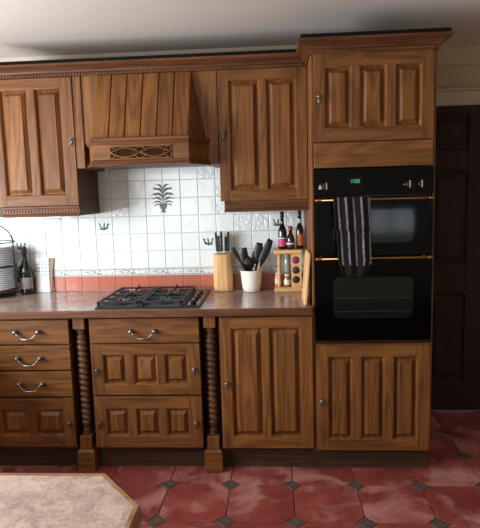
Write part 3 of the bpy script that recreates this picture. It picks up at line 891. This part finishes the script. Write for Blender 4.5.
for bx0, by0, r in ((-1.045, .135, .046), (-1.045, .375, .036), (-.800, .135, .036), (-.800, .375, .046)):
    b = MB().lathe([(r + .016, 0), (r + .014, .005), (r, .006), (r * .92, .0125), (r * .88, .0134)], (bx0, by0, zg), 20).build('burner', black_iron, c)
    MB().lathe([(r * .92, .0135), (r * .95, .015), (r * .9, .017), (r * .3, .0175)], (bx0, by0, zg), 20).build('burner_cap', black_enamel, b)
for x0, x1 in ((-1.150, -.925), (-.918, -.690)):
    g = MB(); zz = zg + .018; w_ = .0075; y0, y1 = .020, .494
    for x in (x0, x1 - 2 * w_): g.box(x, x + 2 * w_, y0, y1, zz, zz + .010)
    for y in (y0, (y0 + y1) / 2 - w_, y1 - 2 * w_): g.box(x0, x1, y, y + 2 * w_, zz, zz + .010)
    xm = (x0 + x1) / 2
    for yb in (.135, .375):
        for s in (-1, 1):
            g.box(xm - w_ / 2 + s * .075 - .037, xm + w_ / 2 + s * .075 + .037, yb - w_ / 2, yb + w_ / 2, zz, zz + .013)
            g.box(xm - w_ / 2, xm + w_ / 2, yb + s * .075 - .042, yb + s * .075 + .042, zz, zz + .013)
    for x in (x0, x1 - 2 * w_):
        for y in (y0, y1 - 2 * w_): g.box(x, x + 2 * w_, y, y + 2 * w_, zg - .001, zz)
    g.lathe([(.007, 0), (.005, .012), (.002, .020)], (xm, y1 - w_, zz + .008), 8)
    g.build('pan_support', black_iron, c, bevel=.002)

# knife block and knives
bx, by = -.520, .537
kb = MB(); N = 16
ring = lambda r, z: [(bx + r * math.copysign(abs(math.cos(2 * PI * i / N)) ** .75, math.cos(2 * PI * i / N)), by + r * .92 * math.copysign(abs(math.sin(2 * PI * i / N)) ** .75, math.sin(2 * PI * i / N)), z) for i in range(N)]
kb.smooth = False
kb.loops([ring(r, z) for r, z in ((.057, WT + .001), (.060, WT + .004), (.060, WT + .222), (.056, WT + .228))])
c = thing('knife_block', 'round pale beech knife block holding five black knives', 'knife block', (bx, by, WT))
kbm = kb.build('block', beech, c)
kspec = ((-.552, .545, .130, -3), (-.524, .548, .136, -1), (-.536, .515, .112, -2), (-.501, .552, .104, 1), (-.487, .540, .132, 2))
sl = MB()
for x, y, hh, tl in kspec: sl.box(x - .0035, x + .0035, y - .017, y + .017, WT + .2275, WT + .2286)
sl.build('slots', dark_void, c)
kl = ('black-handled knife at the left side of the beech block', 'tall black-handled knife second from left in the beech block', 'black-handled knife in front row of the beech block', 'shortest black-handled knife in the beech block', 'black-handled knife at the right side of the beech block')
for (x, y, hh, tl), lb in zip(kspec, kl):
    z = WT + .2288; k = thing('kitchen_knife', lb, 'knife', (x, y, z), 'knives in the beech block')
    MB().box(x - .001, x + .001, y - .014, y + .014, z, z + .010).build('blade', steel, k)
    MB().box(x - .006, x + .006, y - .013, y + .013, z + .009, z + .017).build('bolster', steel, k, bevel=.002)
    hd = MB(); lean = math.tan(math.radians(tl))
    prof_ = [(.013, .017), (.014, .03), (.011, .055), (.0125, hh * .75), (.015, hh * .92), (.012, hh)]
    hd.smooth = False
    hd.loops([[(x + lean * q + a * .0066 * (.8 if q == hh else 1), y + b * w_, z + q) for a, b in ((-1, -.7), (-.5, -1), (.5, -1), (1, -.7), (1, .7), (.5, 1), (-.5, 1), (-1, .7))] for w_, q in prof_])
    rv = hd; hd.cur = 1
    for q in (.035, .06, .085): rv.lathe([(.002, 0), (.002, -.0015)], (x + lean * q, y - .012, z + q), 6, 'y')
    h = hd.build('handle', [plain('knife_handle_grey', (44, 48, 48), .35), steel], k)

# utensil pot
px, py = -.345, .497
c = thing('utensil_pot', 'cream ceramic pot holding black cooking utensils', 'pot', (px, py, WT))
MB().lathe([(.048, .001), (.052, .004), (.058, .04), (.063, .09), (.066, .122), (.067, .128), (.064, .130), (.061, .126), (.056, .07), (.048, .012), (.002, .010)], (px, py, WT), 28).build('pot', cream_ceramic, c)


def utensil(label, top, base, mat, head, hw, hl, hr=.006, name='cooking_utensil', grp='utensils in the cream pot', curl=None):
    """handle tube from the pot floor to the head; head is flat, seen broadside"""
    a, b = Vector(base), Vector(top); d = (b - a).normalized(); side = d.cross(Vector((0, 1, 0))).normalized(); nrm = side.cross(d)
    k = thing(name, label, 'utensil', tuple(a), grp)
    e = b - d * hl
    MB().tube([a, a.lerp(e, .5), e, e + d * .012], [hr, hr, hr * 1.1, hr * .9], 8).build('handle', mat, k)
    mb = MB(); n = 12; ls = []
    for q in range(9):
        t = q / 8; z = e + d * hl * t
        if head == 'spoon': ww = hw * math.sin(PI * (t * .93 + .05)) ** .6
        elif head == 'turner': ww = hw * (.3 + .7 * min(1, t * 2.2)) if t < .99 else hw * .9
        elif head == 'handle': ww = hw * (.62 + .38 * math.sin(PI * (.15 + .8 * t)))
        else: ww = hw * (.45 + .55 * math.sin(PI * (.1 + .75 * t)))
        th = .0045 if head in ('turner',) else .007
        bow = -.012 * math.sin(PI * t) if head == 'spoon' else 0
        cv_ = side * (curl * t * t) if curl else Vector((0, 0, 0))
        ls.append([z + cv_ + side * ww * math.cos(2 * PI * i / n) + nrm * (th * math.sin(2 * PI * i / n) + bow) for i in range(n)])
    mb.smooth = True; mb.loops(ls)
    mb.build('head', mat, k)
    return k


zf = WT + .020
utensil('thin black slotted turner leaning furthest left in the pot', (-.452, .462, 1.180), (-.318, .468, zf), black_plastic, 'turner', .013, .11)
utensil('black spoon with curled tip upright at left of the pot', (-.396, .508, 1.172), (-.352, .520, zf), black_plastic, 'hook', .021, .13, curl=-.012)
utensil('short black ladle low in the middle of the pot', (-.362, .486, 1.125), (-.350, .486, zf), black_plastic, 'spoon', .030, .085)
utensil('tall black serving spoon right of centre in the pot', (-.290, .512, 1.202), (-.336, .510, zf), black_plastic, 'hook', .026, .13)
utensil('long black spatula leaning furthest right in the pot', (-.213, .495, 1.216), (-.375, .500, zf), black_plastic, 'hook', .024, .17, curl=.012)
utensil('black whisk handle curving up behind the serving spoon', (-.322, .530, 1.150), (-.365, .530, zf), black_plastic, 'handle', .013, .10)
utensil('pale wooden spoon handle at right front of the pot', (-.290, .450, 1.092), (-.330, .456, zf), beech, 'handle', .006, .05, hr=.005, name='wooden_spoon')

# spice rack
rx0, rx1, ry0, ry1 = -.205, -.038, .440, .560
c = thing('spice_rack', 'small pale wooden spice rack beside the oven tower', 'spice rack', ((rx0 + rx1) / 2, .5, WT))
MB().box(rx0, rx1, ry0, ry1, WT + .001, WT + .028).build('base', beech_x, c, bevel=.003)
MB().box(rx0, rx1, ry0, ry1, 1.137, 1.162).build('top_shelf', beech_x, c, bevel=.003)
for y in (ry0 + .016, ry1 - .016): MB().lathe([(.010, .028), (.011, .06), (.008, .075), (.011, .10), (.012, .13), (.008, .155), (.011, .17), (.010, .227)], (rx0 + .030, y, WT), 12).build('post', beech, c)
# right-hand panel with three round holes
hx, hr = -.0765, .0225; zs_ = (.983, 1.040, 1.100)
pa, pb, y0, y1 = -.1045, -.042, ry0 + .006, ry0 + .020
pm = MB(); edges = [WT + .028, (zs_[0] + zs_[1]) / 2, (zs_[1] + zs_[2]) / 2, 1.137]
for k, z in enumerate(zs_):
    n = 24; za, zb = edges[k], edges[k + 1]; inn, out = [], []
    for i in range(n):
        a = 2 * PI * i / n; dx, dz = math.cos(a), math.sin(a); inn.append((hx + hr * dx, z + hr * dz))
        t = min(((pb - hx) / dx if dx > 1e-9 else (pa - hx) / dx if dx < -1e-9 else 9), ((zb - z) / dz if dz > 1e-9 else (za - z) / dz if dz < -1e-9 else 9)); out.append((hx + dx * t, z + dz * t))
    pm.loops([[(x, y0, q) for x, q in out], [(x, y0, q) for x, q in inn], [(x, y1, q) for x, q in inn], [(x, y1, q) for x, q in out]], False, False)
pm.build('holed_panel', beech, c)


def spice_jar(label, x, y, z, axis, lid_rgb, fill_rgb, r=.0205, h=.075, lab=None):
    k = thing('spice_jar', label, 'jar', (x, y, z), 'jars in the spice rack')
    if axis == 'y':   # lying on its side, lid towards the room
        MB().lathe([(r * .95, .010), (r, .014), (r, h), (r * .8, h + .004)], (x, y, z), 16, 'y').build('glass', plain('jar_content', fill_rgb, .3), k)
        MB().lathe([(r * .82, -.002), (r * .98, .000), (r * .98, .0095)], (x, y, z), 16, 'y').build('lid', plain('jar_lid', lid_rgb, .4), k)
    else:
        MB().lathe([(r * .9, .0005), (r, .004), (r, h * .72), (r * .8, h * .82)], (x, y, z), 16).build('glass', plain('jar_content', fill_rgb, .15, spec=.7), k)
        MB().lathe([(r * .86, h * .82), (r * .86, h * .99), (r * .7, h)], (x, y, z), 16).build('lid', plain('jar_lid', lid_rgb, .35), k)
        if lab: MB().lathe([(r + .0006, h * .18), (r + .0006, h * .55)], (x, y, z), 16, cap0=False, cap1=False).build('label', plain('jar_label', lab, .6), k)


yj = ry0 + .004
spice_jar('purple-lidded spice jar lying in the top hole', hx, yj, zs_[2], 'y', (128, 40, 98), (110, 60, 40))
spice_jar('dark-lidded spice jar lying in the middle hole', hx, yj, zs_[1], 'y', (52, 50, 50), (90, 70, 40))
spice_jar('dark-lidded spice jar lying in the bottom hole', hx, yj, zs_[0], 'y', (40, 38, 40), (90, 60, 40))
spice_jar('standing spice jar with white lid and orange content in the rack', -.128, .470, WT + .0285, 'z', (214, 206, 196), (158, 92, 54), .0215, .078, (224, 214, 204))
shm = MB().box(-.170, -.106, .446, .552, WT + .110, WT + .114).build('wire_shelf', steel, c)
spice_jar('tall glass spice jar with grey lid on the upper wire shelf', -.128, .472, WT + .1145, 'z', (150, 150, 148), (150, 146, 136), .0205, .108)
spice_jar('small pinkish spice jar behind the left post of the rack', -.186, .500, WT + .0285, 'z', (206, 190, 180), (196, 136, 112), .0165, .082, (226, 200, 186))


def bottle(name, label, x, y, z, prof, glass, capspec, labels, grp=None, n=22):
    k = thing(name, label, 'bottle', (x, y, z), grp)
    g = MB().lathe(prof, (x, y, z), n).build('glass', glass, k)
    r, z0, z1, mt = capspec; MB().lathe([(r * .98, z0), (r, z0 + .002), (r, z1 - .002), (r * .85, z1)], (x, y, z), 16).build('cap', mt, k)
    for r, z0, z1, mt in labels: MB().lathe([(r, z0), (r, z1)], (x, y, z), n, cap0=False, cap1=False).build('label', mt, g)
    return k


zr = 1.1625
pink = plain('pink_label', (196, 62, 112), .5); whitel = plain('white_label', (216, 210, 202), .6); amber = plain('amber_label', (196, 108, 48), .5); redcap = plain('red_cap', (150, 34, 44), .35)
bottle('sauce_bottle', 'tall dark bottle with pink label on the spice rack', -.153, .500, zr, [(.024, .001), (.026, .004), (.026, .105), (.021, .125), (.011, .150), (.010, .185), (.0115, .187), (.0115, .195)], brown_glass, (.0118, .195, .225, black_plastic), [(.0266, .018, .058, pink), (.0266, .062, .070, whitel)], 'bottles on the spice rack')
bottle('sauce_bottle', 'short dark bottle with red cap on the spice rack', -.105, .478, zr, [(.022, .001), (.024, .004), (.024, .062), (.019, .082), (.011, .098), (.011, .112)], brown_glass, (.0135, .112, .138, redcap), [(.0246, .016, .050, plain('dark_label', (64, 40, 44), .5)), (.0248, .030, .040, whitel)], 'bottles on the spice rack')
bottle('sauce_bottle', 'slim dark bottle with amber label on the spice rack', -.049, .502, zr, [(.021, .001), (.0235, .004), (.0235, .110), (.018, .132), (.010, .152), (.010, .196)], brown_glass, (.011, .196, .228, black_plastic), [(.0241, .022, .090, amber), (.0106, .155, .180, plain('neck_label', (190, 176, 150), .5))], 'bottles on the spice rack')

# chopping board standing on edge against the tower side
bt = thing('chopping_board', 'pale wooden chopping board on edge against the oven tower', 'chopping board', (-.035, .16, WT))
pts = []
y0, y1, z0, z1, r = .022, .270, WT + .001, 1.185, .035
for cyy, cz, a0 in ((y1 - r, z1 - r, 0), (y0 + r, z1 - r, 90), (y0 + .008, z0 + .008, 180), (y1 - .008, z0 + .008, 270)):
    rr = r if a0 < 180 else .008
    for k in range(6): a = math.radians(a0 + 18 * k); pts.append((cyy + rr * math.cos(a), cz + rr * math.sin(a)))
MB().loops([[(-.047 + .024 * (z - z0) / (z1 - z0) + dx, y, z) for y, z in pts] for dx in (-.0075, .0075)]).build('board', beech, bt, bevel=.003)

# plate carrier with stacked plates, far left
ax, ay = -1.925, .455
c = thing('plate_carrier', 'black wire plate carrier with arched handle at the far left', 'plate rack', (ax, ay, WT))
fr = MB(); R = .128
MB().lathe([(.100, .001), (.108, .004), (.108, .012), (.02, .014)], (ax, ay, WT), 28).build('base', wire_mat, c)
for z in (WT + .045, WT + .190, WT + .335): fr.tube([(ax + R * math.cos(2 * PI * i / 28), ay + R * math.sin(2 * PI * i / 28), z) for i in range(29)], .0035, 6)
for a in (0, 120, 240):
    ca, sa = math.cos(math.radians(a)), math.sin(math.radians(a)); fr.tube([(ax + .100 * ca, ay + .100 * sa, WT + .008), (ax + R * ca, ay + R * sa, WT + .045), (ax + R * ca, ay + R * sa, WT + .335)], .0035, 6)
    fr.tube([(ax + R * ca, ay + R * sa, WT + .045), (ax, ay, WT + .045)], .003, 6); fr.tube([(ax + R * ca, ay + R * sa, WT + .190), (ax, ay, WT + .190)], .003, 6)
fr.build('wire_frame', wire_mat, c)
MB().tube([(ax + R * math.cos(PI * i / 18), ay, WT + .335 + .110 * math.sin(PI * i / 18)) for i in range(19)], .005, 8).build('handle', wire_mat, c)
for tier, (zb, n, rr) in enumerate(((WT + .0495, 10, .121), (WT + .1945, 9, .119))):
    pp = None
    for k in range(n):
        z = zb + k * .0128
        nm = 'lowest' if k == 0 else 'topmost' if k == n - 1 else ('second', 'third', 'fourth', 'fifth', 'sixth', 'seventh', 'eighth', 'ninth')[k - 1]
        lb = nm + (' plate from the bottom in the ' if 0 < k < n - 1 else ' plate in the ') + ('lower' if tier == 0 else 'upper') + ' tier of the wire carrier'
        if pp is None:
            pp = MB().lathe([(rr * .58, 0), (rr * .66, .0015), (rr * .97, .003), (rr, .006), (rr, .0118), (rr * .97, .0124), (rr * .62, .0075), (rr * .3, .006)], (ax, ay, z), 30).build('dinner_plate', plate_mat, origin=(ax, ay, z)); tag(pp, lb, 'plate', 'plates in the wire carrier')
        else:
            q = pp.copy(); COL.objects.link(q); q.location = (ax, ay, z); tag(q, lb, 'plate', 'plates in the wire carrier')

# wine bottle
bottle('wine_bottle', 'dark green wine bottle beside the plate carrier', -1.768, .535, WT + .0005, [(.030, .0005), (.037, .004), (.038, .010), (.038, .150), (.035, .172), (.024, .195), (.015, .212), (.0135, .225), (.0135, .280), (.0150, .282), (.0150, .292)], green_glass, (.0155, .250, .297, plain('dark_foil', (26, 32, 24), .35)), [(.0385, .035, .105, plain('grey_bottle_label', (150, 152, 148), .6, var=.35, bscale=50))])
# spotted board and wooden spatula leaning on the tiles
c = thing('spotted_board', 'white board with blue spots leaning on the wall tiles', 'board', (-1.685, .585, WT))
lp = lambda x, z, d: (x, .578 + (z - WT) / .215 * .014 + d, z)
MB().loops([[lp(x, z, d) for x, z in ((-1.727, WT + .001), (-1.640, WT + .001), (-1.640, WT + .210), (-1.648, WT + .218), (-1.719, WT + .218), (-1.727, WT + .210))] for d in (0, .007)]).build('board', spotted, c)
c = thing('wooden_spatula', 'wooden spatula leaning beside the white spotted board', 'spatula', (-1.625, .58, WT))
MB().loops([[(x, .570 + (z - WT) / .215 * .022 + d, z) for x, z in ((-1.634, WT + .001), (-1.624, WT + .001), (-1.620, WT + .12), (-1.606, WT + .19), (-1.605, WT + .215), (-1.634, WT + .218), (-1.636, WT + .19), (-1.632, WT + .12))] for d in (0, .007)]).build('blade', wood('aged_spatula_wood', 2, (120, 92, 66), (150, 118, 86), (170, 140, 106)), c)

# ------------------------------------------------------------------ towel on the upper oven handle
def towel():
    c = thing('oven_towel', 'black and white striped towel hanging over the upper oven handle', 'towel', (.18, -.06, 1.07))
    yr, zr_ = -.052, 1.453

    def sheet(name, x0, x1, prof, squeeze):
        nx, me_v, me_f, uvs = 26, [], [], []
        tot = sum(math.dist(prof[i], prof[i + 1]) for i in range(len(prof) - 1)); acc = 0; rows = []
        for i, p in enumerate(prof):
            if i: acc += math.dist(prof[i - 1], p)
            rows.append(acc / tot)
        for i, (y, z) in enumerate(prof):
            for j in range(nx + 1):
                u = j / nx; s = squeeze(rows[i]); xm = (x0 + x1) / 2
                x = xm + (u - .5) * (x1 - x0) * s + .004 * math.sin(5 * rows[i] + 3)
                am = .0045 * min(1, rows[i] * 4)
                me_v.append((x, y - am * (1 + math.sin(u * 15 + 1.2 + rows[i] * 1.5)) - .001 * math.sin(u * 40), z - (.006 * math.sin(u * PI) if rows[i] > .97 else 0) + .003 * math.sin(u * 7) * rows[i]))
                uvs.append((u, 1 - rows[i] if name == 'back_fall' else 1 - .8 * rows[i]))
        for i in range(len(prof) - 1):
            for j in range(nx): a = i * (nx + 1) + j; me_f.append((a, a + 1, a + nx + 2, a + nx + 1))
        mb = MB(); mb.smooth = True; mb.add(me_v, me_f)
        o = mb.build(name, towel_cloth, c)
        ul = o.data.uv_layers.new(name='UVMap')
        for lp_ in o.data.loops: ul.data[lp_.index].uv = uvs[lp_.vertex_index]
        sd = o.modifiers.new('thick', 'SOLIDIFY'); sd.thickness = .003; sd.offset = -1
        return o
    arc = lambda r, n=6: [(yr + r * math.cos(math.radians(a)), zr_ + r * math.sin(math.radians(a))) for a in [10 + k * 170 / n for k in range(n + 1)]]
    r1 = .0085
    long_ = [(yr + r1, 1.405), (yr + r1, 1.43)] + arc(r1)[1:] + [(yr - r1 - .001, 1.44 - k * .03) for k in range(9)] + [(-.068, 1.165), (-.070, 1.145), (-.070, 1.12), (-.067, 1.095), (-.062, 1.078), (-.056, 1.070)]
    sheet('back_fall', .108, .272, long_, lambda t: 1.0 if t < .80 else 1.0 - .34 * ((t - .80) / .20) ** 1.6)
    r2 = .0145
    short = [(yr + r2 - .001, 1.41), (yr + r2 - .001, 1.43)] + arc(r2)[1:] + [(yr - r2 - .004, 1.44 - k * .027) for k in range(6)]
    sheet('front_fall', .092, .266, short, lambda t: 1.0)


towel()

# ------------------------------------------------------------------ island in the foreground
c = thing('kitchen_island', 'foreground island with mottled top, wood edging and clipped corner', 'island', (-.9, -2.3, 0))
IX1, IY1, cut = -.466, -1.680, .108
pl_ = [(-1.36, -3.3), (IX1, -3.3), (IX1, IY1 - cut - .012), (IX1 - cut + .004, IY1), (-1.36, IY1)]


def inset_poly(poly, d):
    out = []; n = len(poly)
    for i in range(n):
        p0, p1, p2 = Vector(poly[i - 1]), Vector(poly[i]), Vector(poly[(i + 1) % n])
        d1_, d2_ = (p1 - p0).normalized(), (p2 - p1).normalized(); n1, n2 = Vector((-d1_.y, d1_.x)), Vector((-d2_.y, d2_.x))
        out.append(tuple(p1 + (n1 + n2) / (1 + n1.dot(n2)) * d))
    return out


zi = .91; inn = inset_poly(pl_, .013); L3 = lambda p, z: [(x, y, z) for x, y in p]
MB().loops([L3(inn, zi - .038), L3(inn, zi)]).build('top', island_mat, c)
oo = inset_poly(pl_, .0005); o2 = inset_poly(pl_, .004); i2 = inset_poly(pl_, .0128)
MB().loops([L3(i2, zi - .040), L3(o2, zi - .040), L3(pl_, zi - .034), L3(pl_, zi - .006), L3(o2, zi + .0005), L3(i2, zi + .0005), L3(i2, zi - .040)], False, False).build('edging', wood('island_edge_oak', 0, (112, 72, 46), (146, 102, 68), (170, 126, 90), rough=.4), c)
bi = inset_poly(pl_, .06)
MB().loops([L3(bi, .10), L3(bi, zi - .0405)]).build('body', oak_z, c)
b3 = inset_poly(pl_, .11)
MB().loops([L3(b3, .001), L3(b3, .0995)]).build('plinth', plinth_mat, c)
